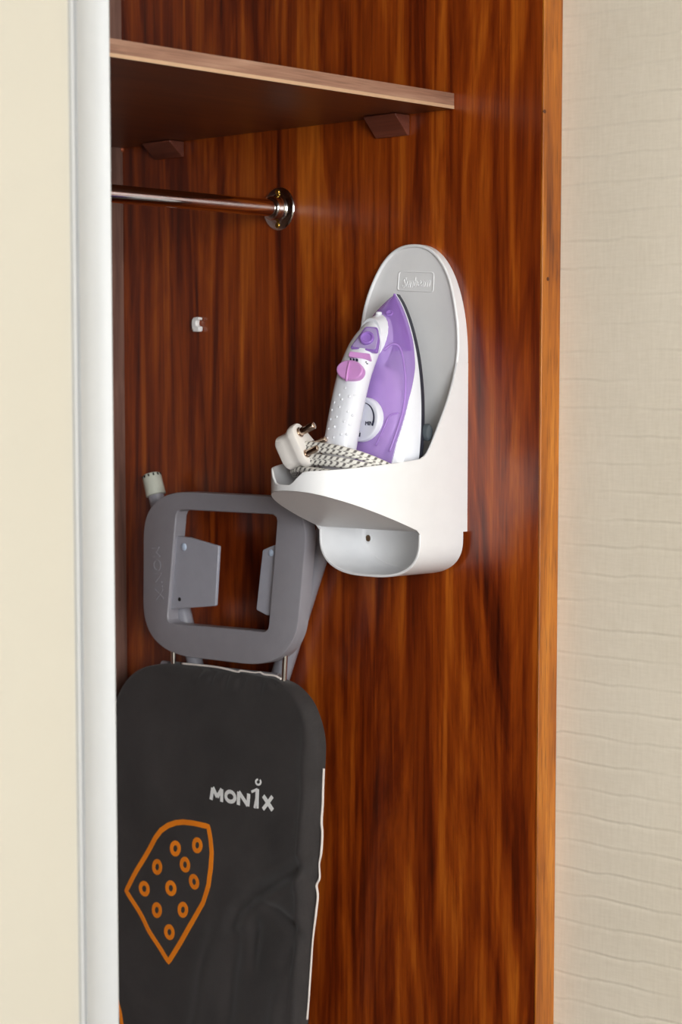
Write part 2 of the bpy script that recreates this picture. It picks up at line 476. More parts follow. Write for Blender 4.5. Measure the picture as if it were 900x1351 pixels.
# hanging rail
fc = on_x(369, 275.5, 0)
hr = thing('hanging_rail', (0, fc.y, fc.z), 'chrome hanging rail with round wall flange under the shelf', 'rail')
R0 = 0.0098
MB().tube([(-0.012, fc.y, fc.z), (-0.4, fc.y, fc.z), (-0.8, fc.y, fc.z), (-1.3, fc.y, fc.z), (WL + .012, fc.y, fc.z)], R0, 32).put('tube', M['chrome_soft'], hr, smooth='auto')
def flange(x, sgn):
    f = MB().lathe((x, fc.y, fc.z), (sgn, 0, 0), [(0, .0245), (.0010, .0248), (.0022, .0240), (.0030, .0225), (.0034, .0165), (.0050, .0148), (.0085, .0138), (.0135, .0136), (.0150, .0130), (.0162, .0112), (.0164, .0100)], 48).put('flange', M['chrome'], hr, smooth='auto')
    for s in (1, -1):
        MB().lathe((x + sgn * .0030, fc.y, fc.z + s * .0192), (sgn, 0, 0), [(0, .0034), (.0010, .0033), (.0016, .0022), (.0009, .0012), (.0009, .0002)], 16).put('screw', M['brass'], f, smooth=True)
    return f
flange(-0.0002, -1); flange(WL + .0002, 1)

# cable clip
c0 = on_x(263.5, 428, 0)
K = 2820 / (c0 - CAM).dot(FWD)
ky = 1 / (K * 0.735)
clip = thing('cable_clip', (0, c0.y, c0.z), 'small white C-shaped cable clip on the wood panel', 'clip')
cen = [(-3, 9), (-5.0, 7), (-6, 3), (-6, -3), (-5, -7.5), (-2, -8.2), (2, -8.2), (5.4, -8)]
outl = [(5.5, 8.8), (1, 9.2), (-3.5, 8.6), (-5.6, 5.5), (-6, 0), (-5.4, -6), (-4.4, -9.2), (0, -9.6), (4.8, -9.4), (5.6, -7), (5.6, -2.5), (2.5, -3), (0.8, -0.6), (0.6, 2.6), (1.8, 5.2), (5.2, 5.4)]
poly = [(c0.y - a * ky * 0.9, c0.z + b / K * 1.03) for a, b in outl]
MB().prism_x(poly, -0.0005, -0.0075).put('clip_body', M['clipwhite'], clip, bevel=.0012, bseg=3)
MB().lathe((-0.007, c0.y + 3.6 * ky, c0.z - 6.6 / K), (-1, 0, 0), [(0, .0013), (.0012, .0013), (.0016, .0008)], 12).put('nail', M['steel'], clip, smooth=True)

# sliding door, half open
DY0 = 0.022
dxr = on_y(150, 675, DY0).x
dxi = on_y(105.5, 675, DY0).x
dxs = on_y(101, 675, DY0).x
dr = thing('sliding_door', (-1.0, DY0 + .012, 0.012), 'cream sliding wardrobe door with satin silver edge profile', 'door')
MB().box((-1.75, DY0 + .004, .02), (dxi + .004, DY0 + .02, 2.36)).put('door_board', M['doorcream'], dr)
# profile: shallow rounded grip stile
W_ = dxr - dxi
prof = [(dxs, DY0 + .004), (dxs, DY0 + .0005), (dxs + .0012, DY0), (dxi - .0006, DY0 + .0002), (dxi + .0006, DY0 + .0026)]
for k in range(9):
    t = k / 8; prof.append((dxi + .0012 + (W_ - .003) * t, DY0 - .0015 + .0062 * math.sin(t * math.pi)))
prof += [(dxr - .0006, DY0 - .0012), (dxr, DY0 + .003), (dxr, DY0 + .024), (dxr - .002, DY0 + .026), (dxi - .002, DY0 + .026), (dxi - .002, DY0 + .0205), (dxi + .0052, DY0 + .0205), (dxi + .0052, DY0 + .0062), (dxi, DY0 + .0055)]
MB().loft([[(x, y, .016) for x, y in prof], [(x, y, 2.365) for x, y in prof]]).put('edge_profile', M['alu'], dr, smooth='auto')

# ------------------------------------------------------------------ iron holder
HB = on_x(617, 640, 0).y              # right wall
HL = 0.2435                           # left wall
HY = (HB + HL) / 2; HW = (HL - HB) / 2
def Zx(py, px=617, X=0): return on_x(px, py, X).z
zTop = on_x(553, 322, -.006).z
z480 = Zx(478, 622); z700 = Zx(701, 615)
XU = -0.078
zc = on_x(556, 606, XU).z                # rim corner of the side wall
zfl = on_x(555, 702, XU).z               # floor crease height
zbot = on_x(500, 762, XU).z
XF = -0.2005
zrimF = on_x(403, 622, XF + .004).z
zflF = on_x(372, 647, XF + .002).z
holder = thing('iron_holder', (0, HY, zbot), 'white plastic wall caddy holding the purple iron on wood panel', 'iron holder')
WT = 0.0028
# plan of the basket: right wall -> rounded front -> left wall
def plan():
    half = [(0.0, -HW), (-.005, -HW), (-.010, -HW), (-.015, -HW), (-.018, -HW), (-.024, -HW), (-.030, -HW), (-.038, -HW), (-.046, -HW), (-.054, -HW), (-.062, -HW), (-.070, -HW), (XU, -HW)]
    for k in range(1, 19):
        t = k / 18 * math.pi / 2
        half.append((XU - (abs(XF) - abs(XU)) * math.sin(t), -HW * max(0, math.cos(t)) ** 0.8))
    return half
halfp = plan()
# densify around the front for the notch
def dens(pts, step):
    out = [pts[0]]
    for a, b in zip(pts, pts[1:]):
        d = math.hypot(b[0] - a[0], b[1] - a[1]); n = max(1, int(d / step))
        for k in range(1, n + 1): out.append((lerp(a[0], b[0], k / n), lerp(a[1], b[1], k / n)))
    return out
P_R = dens(halfp, 0.004)
P_ALL = P_R + [(x, -y) for x, y in P_R[::-1][1:]]
# front edge of side wall from the photograph (distance from panel against height)
DT = [(606.5, 440), (603.5, 478), (594, 520), (580, 560), (566, 595), (557, 606)]
dtab = []
for px, py in DT:
    p = on_y(px, py, HB); dtab.append((p.z, -p.x))
dtab.sort()
def ztop(x, y):
    d = -x
    if d <= dtab[-2][1]: return z480
    if d < -XU:
        tb = sorted([(dd, zz) for zz, dd in dtab])
        if d <= tb[-1][0]: return min(z480, smooth_interp(d, tb))
    rim = lerp(zc, zrimF, min(1, max(0, (d + XU) / (XU - XF))))
    n = abs(y - .011) / 0.027
    if d > 0.15 and n < 1.25:
        dep = 0.0145 * (1 - sstep(0.35, 1.2, n)); rim -= dep
    return rim
def zlow(x):
    d = -x
    if d <= -XU: return zfl
    return lerp(zfl, zflF, (d + XU) / (XU - XF))
def inset(pts, t):
    out = []; n = len(pts)
    for i in range(n):
        a = Vector(pts[max(0, i - 1)]); b = Vector(pts[min(n - 1, i + 1)]); d = (b - a).normalized()
        nn = Vector((d.y, -d.x))       # towards inside for this winding
        out.append((pts[i][0] + nn.x * t, pts[i][1] + nn.y * t))
    return out
P_IN = inset(P_ALL, WT)
if abs(P_IN[3][1]) > abs(P_ALL[3][1]): P_IN = inset(P_ALL, -WT)
sh_ = MB()
NZ = 6
def wall_rings():
    rings = []
    for (xo, yo), (xi, yi) in zip(P_ALL, P_IN):
        zt = ztop(xo, yo); zl = zlow(xo) if xo < XU - .0005 else z700
        zl_in = zl + (WT if xo < XU - .0005 else 0)
        ring = [(xo, HY + yo, lerp(zl, zt, k / NZ)) for k in range(NZ + 1)]
        # small rounding at the rim
        ring[-1] = (lerp(xo, xi, .18), HY + lerp(yo, yi, .18), zt)
        ring.insert(-1, (xo, HY + yo, zt - .0007))
        ring += [(lerp(xo, xi, .82), HY + lerp(yo, yi, .82), zt), (xi, HY + yi, zt - .0007)]
        ring += [(xi, HY + yi, lerp(zt, zl_in, k / NZ)) for k in range(1, NZ + 1)]
        rings.append(ring)
    return rings
sh_.loft(wall_rings(), closed=True)
# basket floor: flat over the trough, rising to the front
fl_rows = []
fx = [-.004, -.03, -.055, XU] + [lerp(XU, XF + .0016, (k / 14) ** .8) for k in range(1, 15)]
def halfw(x):
    if x >= XU: return HW
    for a, b in zip(halfp, halfp[1:]):
        if b[0] <= x <= a[0] and a[0] != b[0]: return -lerp(a[1], b[1], (x - a[0]) / (b[0] - a[0]))
    return 0.004
for dz in (0, WT):
    rows = []
    for x in fx:
        w = max(.002, halfw(x) - .0004)
        rows.append([(x, HY + w * (k / 10 - 1), zlow(x) + dz) for k in range(0, 21)])
    fl_rows.append(rows)
sh_.loft(fl_rows[0], closed=False); sh_.loft(fl_rows[1], closed=False)
sh_.put('basket', M['white'], holder, smooth='auto')
# lower trough: U section extruded from the panel
def ucurve(w, h, ztop_, zb, n=40):
    pts = [(w, ztop_), (w, lerp(ztop_, zb + h, .5)), (w, zb + h)]
    for k in range(1, n):
        t = k / n * math.pi
        c, s_ = math.cos(t), math.sin(t)
        pts.append((w * math.copysign(abs(c) ** .72, c), zb + h - h * abs(s_) ** .80))
    pts += [(-w, zb + h), (-w, lerp(ztop_, zb + h, .5)), (-w, ztop_)]
    return pts
UH = 0.042
zs_top = z700
uo = ucurve(HW, UH, zs_top, zbot); ui = ucurve(HW - WT, UH - WT * .6, zs_top, zbot + WT)
ub = ucurve(HW - WT, UH - WT * .6, zfl + .002, zbot + WT)
tr = MB()
xb, xf = -.007, XU
for seg in (0,):
    rings = []
    for (y0, z0), (y1, z1) in zip(uo, ui):
        rings.append([(xb, HY + y0, z0), (xf + .0007, HY + y0, z0), (xf, HY + lerp(y0, y1, .2), lerp(z0, z1, .2)), (xf, HY + lerp(y0, y1, .8), lerp(z0, z1, .8)), (xf + .0007, HY + y1, z1), (xb - .004, HY + y1, z1), (xb, HY + y1, z1)])
    tr.loft(rings, closed=True)
# back of trough with a soft fillet
bk = []
cy_, cz_ = HY, lerp(zs_top, zbot, .4)
for t, xx in ((1.0, -.024), (.985, -.016), (.955, -.0115), (.90, -.0092), (.5, -.0085), (.02, -.0085)):
    bk.append([(xx, lerp(cy_, HY + y1, t), lerp(cz_, z1, t)) for y1, z1 in ub])
tr.loft(bk, closed=True, cap0=False)
tr.put('trough', M['white'], holder, smooth='auto')
hp = on_x(487, 710, -.0085)
MB().lathe(hp, (-1, 0, 0), [(-.002, .0062), (.0014, .0062), (.0020, .0056), (.0020, .0040), (.0006, .0036), (.0004, .0001)], 24).put('screw_hole', M['white'], holder, smooth='auto')
MB().lathe(hp + Vector((-.0006, 0, 0)), (-1, 0, 0), [(0, .0038), (.0012, .0036), (.0012, .0020), (.0004, .0012), (.0004, .0001)], 16).put('screw', simple('dull_bronze_screw', (96, 74, 52), 0.4, 0.7), holder, smooth=True)
# upper back: pointed-oval plate with raised white rim
def arch():
    pts = []
    tab = [(553, 322.5), (573, 328), (590, 347), (603, 377), (613, 410), (619.5, 443), (622, 473)]
    base = [on_x(px, py, -.001) for px, py in tab]
    ya = HY
    hs = [(max(0, ya - p.y), p.z) for p in base]
    hs[0] = (0, zTop)
    out = []
    zz = [h[1] for h in hs][::-1]; ww = [h[0] for h in hs][::-1]
    # superellipse fit keeps the dome smooth
    Htot = zTop - z480
    for k in range(0, 33):
        t = k / 32 * math.pi / 2
        w = HW * max(0, math.cos(t)) ** 0.86; z = z480 + Htot * math.sin(t) ** 0.93
        out.append((-w, z))
    return out
ah = arch()
A_ALL = ah + [(-y, z) for y, z in ah[::-1][1:]]
DFT = sorted([(Zx(520, 620), -on_y(594, 520, HB).x), (z480, dtab[-2][1]), (Zx(440, 620), dtab[-1][1]), (Zx(400, 612), .0135), (Zx(360, 595), .0105), (zTop, .0095)])
def dfr(z):   # how far the rim stands off the panel
    return smooth_interp(z, DFT)
rings = []
RM = 0.0042
for i, (y, z) in enumerate(A_ALL):
    a = Vector(A_ALL[max(0, i - 1)]); b = Vector(A_ALL[min(len(A_ALL) - 1, i + 1)]); d = (b - a).normalized(); nn = Vector((d.y, -d.x))
    if i == 0: nn = Vector((1, 0))
    if i == len(A_ALL) - 1: nn = Vector((-1, 0))
    D = dfr(z); yi, zi = y + nn.x * RM, z + nn.y * RM
    ym, zm = y + nn.x * .0012, z + nn.y * .0012; y3, z3 = y + nn.x * .0026, z + nn.y * .0026
    rings.append([(0 - .0002, HY + y, z), (-D + .0012, HY + y, z), (-D, HY + ym, zm), (-D, HY + y3, z3), (-D + .003, HY + yi, zi), (-.0002, HY + yi, zi)])
m = MB(); m.loft(rings, closed=True); m.put('rim', M['white'], holder, smooth='auto')
# concave face inside the rim, running down into the basket
face = MB(); rowsF = []
ws = []
zlist = [zfl + .003, lerp(zfl, z480, .3), lerp(zfl, z480, .6), lerp(zfl, z480, .85), z480] + [z for y, z in ah[1:]]
for z in zlist:
    if z <= z480: w = HW - WT + .0004
    else:
        w = interp(z, sorted([(zz, -yy) for yy, zz in ah])) - .0030
    w = max(w, .0012)
    zz = min(z, zTop - .0030)
    D = dfr(max(z, z480)) - .0024
    row = []
    for k in range(-12, 13):
        t = k / 12
        row.append((-(D - .0042 * (1 - abs(t) ** 3.0) * (1 - sstep(z480 + .05, zTop, z))), HY + w * t, zz))
    rowsF.append(row)
face.loft(rowsF, closed=False)
fo = face.put('face_plate', M['white'], holder, smooth=True)
fo['label'] = 'smooth face plate behind the iron'
# embossed badge: thin raised border and lettering
XFc = -.0088
def face_x(y, z):
    t = max(-1, min(1, (y - HY) / HW)); D = dfr(max(z, z480)) - .0024
    return -(D - .0042 * (1 - abs(t) ** 3.0) * (1 - sstep(z480 + .05, zTop, z)))
def ribbon(mb, pts, width, fx_, lift=.0005, closed=False, thick=True, step=None):
    """flat band along 2D (y,z) points laid on the surface x = fx_(y,z)"""
    if step:
        q = []; m_ = len(pts)
        for i in range(m_ if closed else m_ - 1):
            a, b = Vector(pts[i]), Vector(pts[(i + 1) % m_]); n = max(1, int((b - a).length / step))
            q += [tuple(a.lerp(b, k / n)) for k in range(n)]
        if not closed: q.append(pts[-1])
        pts = q
    n = len(pts); rings = []
    for i in range(n):
        a = Vector(pts[i - 1] if (closed or i) else pts[0]); b = Vector(pts[(i + 1) % n] if (closed or i < n - 1) else pts[-1])
        d = (b - a).normalized(); nn = Vector((-d.y, d.x)) * width * .5; p = Vector(pts[i])
        l, r = p + nn, p - nn
        rings.append([(fx_(l.x, l.y) + .0002, l.x, l.y), (fx_(l.x, l.y) - lift, *(p + nn * .96)), (fx_(r.x, r.y) - lift, *(p - nn * .96)), (fx_(r.x, r.y) + .0002, r.x, r.y)])
    if closed: rings.append(rings[0])
    mb.loft(rings, closed=False)
bp = [yz(px, py, XFc) for px, py in rounded([(525, 358), (571, 359.5), (570, 385), (523, 383)], 3.5, 4)]
m = MB(); ribbon(m, bp, .0013, face_x, .0006, closed=True); bad = m.put('badge_border', M['white'], holder, smooth=True)
def text_mesh(body, size, shear=0.0):
    cu = bpy.data.curves.new('lettering', 'FONT'); cu.body = body; cu.size = size; cu.shear = shear
    cu.extrude = 0.0; cu.resolution_u = 3; cu.align_x = 'CENTER'; cu.align_y = 'CENTER'
    ob = bpy.data.objects.new('lettering_tmp', cu); COL.objects.link(ob)
    dg = bpy.context.evaluated_depsgraph_get(); me = bpy.data.meshes.new_from_object(ob.evaluated_get(dg))
    vs = [v.co.copy() for v in me.vertices]; fs = [tuple(p.vertices) for p in me.polygons]
    bpy.data.objects.remove(ob); bpy.data.curves.remove(cu); bpy.data.meshes.remove(me)
    return vs, fs
def raised_text(body, size, place, name, mat, parent, shear=0.0, sx=1.0, h=.0006):
    vs, fs = text_mesh(body, size, shear)
    m = MB(); top = [place(v.x * sx, v.y, h) for v in vs]; bot = [place(v.x * sx, v.y, -.0002) for v in vs]
    n = len(vs); edges = {}
    for f in fs:
        for a, b in zip(f, f[1:] + f[:1]):
            k = (min(a, b), max(a, b)); edges.setdefault(k, []).append((a, b))
    F = list(fs) + [(a, b, b + n, a + n) for k, l in edges.items() if len(l) == 1 for a, b in l]
    m.add(top + bot, F)
    return m.put(name, mat, parent)
tc_ = on_x(547, 373, XFc)
raised_text('Sunbeam', .0155, lambda u, v, h: (face_x(tc_.y - u, tc_.z + v) - h, tc_.y - u, tc_.z + v), 'badge_lettering', M['white'], holder, shear=.35, sx=.72, h=.0007)
# ------------------------------------------------------------------ steam iron
YI = 0.166
tip = on_y(526, 389, YI); 
sp1 = on_y(561.5, 540, YI - .054)
heel_z = zfl + WT + .017
axA = Vector((tip.x - sp1.x, 0, tip.z - sp1.z)).normalized()
axH = Vector((-axA.z, 0, axA.x)); axW = Vector((0, 1, 0))
LEN = (tip.z - heel_z) / axA.z
base = tip - axA * LEN
def I(a, w, h): return base + axA * a + axW * w + axH * h
iron = thing('steam_iron', base, 'white and purple steam iron standing upright in the wall caddy', 'iron')
print('IRON len', LEN, 'axA', axA, 'base', base, 'HY', HY, HB)
def solew(a):
    t = min(1, max(0, a / LEN))
    w = .0555 * (1 - max(0, (t - .25) / .75) ** 2.1) ** 0.80
    w *= .93 + .07 * sstep(0, .25, t)
    return max(w, .0012)
def bodyH(a):
    return smooth_interp(a / LEN, [(0, .041), (.2, .040), (.5, .037), (.70, .037), (.82, .034), (.90, .026), (.96, .015), (1.0, .006)])
def skirtH(a):   # top of the white skirt above the sole
    t = a / LEN
    return interp(t, [(0, .036), (.3, .029), (.5, .020), (.66, .0095), (.78, .0062), (1, .0061)])
AS = [LEN * (1 - (1 - k / 44) ** 1.25) for k in range(45)]
def sect_w(a, h):
    H = bodyH(a); t = min(1, max(0, h / H)); return solew(a) * max(0, 1 - t ** 2.7) ** (1 / 2.3)
# soleplate
r1 = []
for a in AS:
    w = solew(a) + .0008
    r1.append([I(a, w, 0), I(a, w, .0045), I(a, -w, .0045), I(a, -w, 0)])
MB().loft(r1).put('soleplate', M['sole'], iron, smooth='auto')
# skirt and tank: sections built from the same oval
def section(a, h0, h1, n, side):
    return [I(a, side * sect_w(a, lerp(h0, h1, k / n)), lerp(h0, h1, k / n)) for k in range(n + 1)]
sk = MB(); tk = MB()
rs, rt = [], []
for a in AS:
    hk = max(.0062, min(skirtH(a), bodyH(a) * .9)); H = bodyH(a)
    R_ = section(a, .0045, hk, 5, -1); L_ = section(a, .0045, hk, 5, 1)
    rs.append(R_ + L_[::-1])
    hs = [lerp(hk - .0004, H * .9995, 1 - (1 - k / 12) ** 2) for k in range(13)]
    e = .9995
    Rt = [I(a, -sect_w(a, h) * e, h) for h in hs]; Lt = [I(a, sect_w(a, h) * e, h) for h in hs]
    rt.append(Rt + Lt[::-1])
sk.loft(rs).put('skirt', M['ironwhite'], iron, smooth='auto')
tank = tk.loft(rt).put('water_tank', M['tank'], iron, smooth='auto')
inn = MB(); ri = []; deck = MB(); rd = []
for k in range(25):
    a = lerp(LEN * .20, LEN * .66, k / 24); e = .25 + .75 * math.sin(math.pi * min(1, .04 + k / 24 * .96)) ** .45
    H = bodyH(a) * .90; h0 = .012
    hs = [lerp(h0, h0 + (H - h0) * (.4 + .6 * e), 1 - (1 - j / 8) ** 1.6) for j in range(9)]
    ww = [max(.002, sect_w(a, h) * .82 * e) for h in hs]
    ri.append([I(a, -w, h) for w, h in zip(ww, hs)] + [I(a, w, h) for w, h in zip(ww[::-1], hs[::-1])])
inn.loft(ri).put('inner_chamber', M['chamber'], iron, smooth='auto')
for a in AS:
    w = max(.001, solew(a) - .004); rd.append([I(a, -w, .0052), I(a, -w, .0075), I(a, w, .0075), I(a, w, .0052)])
deck.loft(rd).put('base_deck', M['purple'], iron, smooth='auto')
# dark heel rest under the body
hr_ = [[I(0.0, s * .05, h) for s, h in ((-1, .002), (1, .002), (1, .036), (.6, .044), (-.6, .044), (-1, .036))], [I(-.004, s * .046, h) for s, h in ((-1, .004), (1, .004), (1, .033), (.6, .04), (-.6, .04), (-1, .033))]]
MB().loft(hr_).put('heel_rest', M['sole'], iron)
# handle: oval section swept along the picture's centre line
HC = [(442, 634), (444.5, 620), (447, 600), (456, 547), (467, 497), (480.5, 460), (492, 436), (498, 421)]
hpts = [on_y(px, py, YI) for px, py in HC]
HA = [(.0150, .0130), (.0165, .0140), (.0185, .0145), (.0190, .0145), (.0195, .0140), (.0190, .0130), (.0130, .0100), (.0052, .0056)]
def catm(pts, n):
    out = []; m_ = len(pts)
    for i in range(m_ - 1):
        p0_, p1_, p2_, p3_ = pts[max(0, i - 1)], pts[i], pts[i + 1], pts[min(m_ - 1, i + 2)]
        for k in range(n):
            t = k / n
            out.append(.5 * ((2 * p1_) + (p2_ - p0_) * t + (2 * p0_ - 5 * p1_ + 4 * p2_ - p3_) * t * t + (3 * p1_ - p0_ - 3 * p2_ + p3_) * t ** 3))
    out.append(pts[-1]); return out
HP = catm(hpts, 8); HR = catm([Vector((a, b, 0)) for a, b in HA], 8)
def hframe(i):
    a = HP[max(0, i - 1)]; b = HP[min(len(HP) - 1, i + 1)]; t = (b - a).normalized()
    n = Vector((-t.z, 0, t.x))     # outwards (away from the sole)
    if n.x > 0: n = -n
    return t, n
rg = []
for i, p in enumerate(HP):
    t, n = hframe(i); A_, B_ = HR[i].x, HR[i].y
    rg.append([p + axW * (A_ * math.copysign(abs(math.cos(q)) ** .8, math.cos(q))) + n * (B_ * math.copysign(abs(math.sin(q)) ** .9, math.sin(q))) for q in [2 * math.pi * k / 28 for k in range(28)]])
MB().loft(rg).put('handle', M['ironwhite'], iron, smooth='auto')
# violet liner along the underside of the grip
rg = []
for i, p in enumerate(HP[:34]):
    t, n = hframe(i); A_, B_ = HR[i].x - .0030, .006
    c = p - n * (HR[i].y * .62) + axW * .0052
    rg.append([c + axW * (A_ * math.cos(q)) + n * (B_ * math.sin(q)) for q in [2 * math.pi * k / 20 for k in range(20)]])
MB().loft(rg).put('grip_liner', M['purple'], iron, smooth='auto')
# front pillar joining handle and tank, rear pillar at the heel
def pillar(i, h_to, A0, B0, A1, B1):
    p = HP[i]; d = (p - base); a = d.dot(axA); h = d.dot(axH)
    rr = []
    for k in range(9):
        t_ = k / 8; hh = lerp(h, h_to, t_); A_ = lerp(A0, A1, t_); B_ = lerp(B0, B1, t_)
        rr.append([I(a + B_ * math.sin(q), A_ * math.cos(q), hh) for q in [2 * math.pi * j / 24 for j in range(24)]])
    return rr
MB().loft(pillar(44, .024, .0165, .022, .020, .030)).put('front_pillar', M['ironwhite'], iron, smooth='auto')
MB().loft(pillar(4, .020, .015, .014, .020, .018)).put('rear_pillar', M['ironwhite'], iron, smooth='auto')
# spray nozzle
t, n = hframe(len(HP) - 1)
np_ = on_y(500, 421, YI)
m = MB().lathe(np_ - axA * .004, axA + axH * .1, [(0, .0062), (.003, .0060), (.004, .0050), (.0075, .0047), (.0085, .0036), (.0110, .0034), (.0116, .0028), (.0118, .0004)], 20)
m.put('spray_nozzle', M['ironwhite'], iron, smooth='auto')
# controls sit on the outer face of the handle
def handle_surf(px, py, lift=0.0):
    """photo point -> point on the handle's outer face (ray against the swept oval)"""
    r = ray(px, py).normalized(); best = None
    t_ = 1.9
    while t_ < 2.6:
        p = CAM + r * t_
        i = min(range(len(HP)), key=lambda k: (HP[k].x - p.x) ** 2 + (HP[k].z - p.z) ** 2 if True else 0)
        tt, nn = hframe(i); d = p - HP[i]
        A_, B_ = HR[i].x, HR[i].y
        if (abs(d.y) / A_) ** 2.3 + (abs(d.dot(nn)) / B_) ** 2.2 < 1 and abs(d.dot(tt)) < .012:
            nrm = (axW * (d.y / A_ ** 2) + nn * (d.dot(nn) / B_ ** 2)).normalized()
            return p + nrm * lift, nrm, tt
        t_ += 0.0004
    p = on_y(px, py, YI); i = min(range(len(HP)), key=lambda k: (HP[k] - p).length); tt, nn = hframe(i)
    return p + nn * HR[i].y, nn, tt
def patch(name, outline, c, mat, parent, h, sink=.004, bev=.0006):
    """raised button whose outline is given in photo points, standing on the handle"""
    p, nrm, tt = handle_surf(*c)
    vs = [on_plane(px, py, p, nrm) for px, py in outline]
    return MB().loft([[v - nrm * sink for v in vs], [v + nrm * h for v in vs]]).put(name, mat, parent, bevel=bev, bseg=3)
def ell(cx, cy, rx, ry, n=24, rot=0):
    return [(cx + rx * math.cos(q) * math.cos(rot) - ry * math.sin(q) * math.sin(rot), cy + rx * math.cos(q) * math.sin(rot) + ry * math.sin(q) * math.cos(rot)) for q in [2 * math.pi * k / n for k in range(n)]]
patch('control_surround', rounded([(461.5, 459.5), (482.5, 431), (498.5, 432), (500.5, 447), (497.5, 464.5)], 3, 4), (481, 449), M['purpledark'], iron, .0006)
ct = patch('control_housing', rounded([(464, 458), (484, 433), (497, 434), (499, 447), (496, 462)], 3, 4), (481, 449), M['purplepale'], iron, .0015)
p_, n_, t_ = handle_surf(485, 448)
MB().lathe(p_ + n_ * .001, n_, [(0, .0078), (.0035, .0076), (.0042, .0068), (.0040, .0055), (.0026, .0045), (.0022, .0004)], 28).put('spray_button', M['purpledark'], ct, smooth='auto')
patch('steam_button', rounded([(462, 464.5), (488.5, 467.5), (490, 475), (460, 471)], 1.6, 3), (476, 469), M['pink'], iron, .0016)
kb = patch('steam_knob', ell(463.5, 490, 17.5, 13.2, 32), (463.5, 490), M['pink'], iron, .0050, bev=.0016)
p_, n_, t_ = handle_surf(463.5, 490, .0050)
va, vb = on_plane(457, 503, p_, n_), on_plane(461, 477, p_, n_)
MB().tube([va + n_ * .0002, va.lerp(vb, .3) + n_ * .0008, va.lerp(vb, .7) + n_ * .0008, vb + n_ * .0002], .0011, 8).put('ridge', M['pink'], kb, smooth=True)
# steam marks
m = MB()
for k, (x, y, w, h) in enumerate(((463, 474, 1.6, 2), (467, 474.6, 2, 2.6), (471, 475.2, 2.4, 3.2), (475.5, 476, 1.2, 2.4), (481.5, 477.5, 3.2, 1.6), (484, 479.8, 2.2, 1.2))):
    p, nn, tt = handle_surf(x, y)
    q = [on_plane(x + a * w * .7, y + b * h * .6 + a * .4, p, nn) for a, b in ((-1, -1), (1, -1), (1, 1), (-1, 1))]
    m.loft([[v - nn * .0006 for v in q], [v + nn * .0004 for v in q]])
m.put('steam_marks', M['icon'], iron)
# grip dimples: rows of raised dots on the handle
m = MB()
dots = [(455.5, 512), (447.5, 521), (441, 531), (451, 527), (461, 523), (468, 521.5), (438, 541), (448, 537), (459, 543), (436, 553), (444, 550), (454, 556), (465, 548), (433.5, 566), (441, 563), (450, 573), (461, 560), (432, 578), (440, 577), (457.5, 573), (434, 586), (447, 588), (430.5, 588), (453, 590), (460, 590)]
for x, y in dots:
    p, nn, tt = handle_surf(x, y)
    m.lathe(p - nn * .0006, nn, [(0, .0019), (.0009, .0016), (.0014, .0009), (.0015, .0002)], 10)
m.put('grip_dots', M['ironwhite'], iron, smooth=True)
# temperature dial on top of the tank
hd = bodyH(.1) + .0005
dP = I(.1, 0, hd)
dc = on_plane(481, 554, dP, axH)
dial = MB().lathe(dc - axH * .004, axH, [(0, .0242), (.0075, .0240), (.0090, .0232), (.0094, .0215), (.0088, .0200), (.0090, .0002)], 56).put('temperature_dial', M['ironwhite'], iron, smooth='auto')
dtop = dc + axH * .0052
def dpt(r, ang): return dtop + axW * (-r * math.cos(ang)) + axA * (r * math.sin(ang))
m = MB()
ar = [dpt(.0178, math.radians(a)) for a in range(-22, 91, 4)]
rr = []
for k, a in enumerate(range(-22, 91, 4)):
    w = lerp(.0010, .0003, k / 28); q = math.radians(a)
    rr.append([dpt(.0178 + w, q) - axH * .0003, dpt(.0178 + w, q) + axH * .0003, dpt(.0178 - w, q) + axH * .0003, dpt(.0178 - w, q) - axH * .0003])
m.loft(rr); m.put('dial_scale', M['icon'], dial)
def dplace(c, along, up_):
    return lambda u, v, h: c + along * u + up_ * v + axH * h
raised_text('MIN', .0062, dplace(dtop + axW * -.0118 - axA * .0045, -axW, axA), 'dial_lettering', M['icon'], dial, h=.0003)
m = MB()
for k in range(4):
    m.box((0, 0, 0), (0, 0, 0)) if False else None
    c = dtop + axW * (.0015) - axA * (.0165 - k * .0034); s_ = (.0022, .0010, .0010, .0010)[k]
    q = [c + axW * (a * s_) + axA * (b * s_ * (1 if k == 0 else .45)) for a, b in ((-1, -1), (1, -1), (1, 1), (-1, 1))]
    m.loft([[v - axH * .0003 for v in q], [v + axH * .0003 for v in q]])
m.put('dial_marks', M['icon'], dial)
# filler boss and raised outline of the water chamber on the tank flank
def tank_pt(px, py, lift=0.0):
    r = ray(px, py).normalized(); t_ = 2.0
    while t_ < 2.6:
        p = CAM + r * t_; d = p - base; a, h, w = d.dot(axA), d.dot(axH), d.y
        if 0 < a < LEN and 0 < h < bodyH(a) and abs(w) < sect_w(a, h): break
        t_ += .0004
    d = p - base; a, h, w = d.dot(axA), d.dot(axH), d.y
    e = .0005
    hw = sect_w(a, h); sl = (sect_w(a, h + e) - hw) / e; sa = (sect_w(min(LEN, a + e), h) - hw) / e
    nrm = (axW * math.copysign(1, w) - axH * sl - axA * sa).normalized()
    return p + nrm * lift, nrm
p, nn = tank_pt(514, 413)
MB().lathe(p - nn * .003, nn, [(0, .0042), (.0036, .0040), (.0042, .0030), (.0036, .0018), (.0034, .0002)], 20).put('filler_boss', M['purpledark'], iron, smooth='auto')
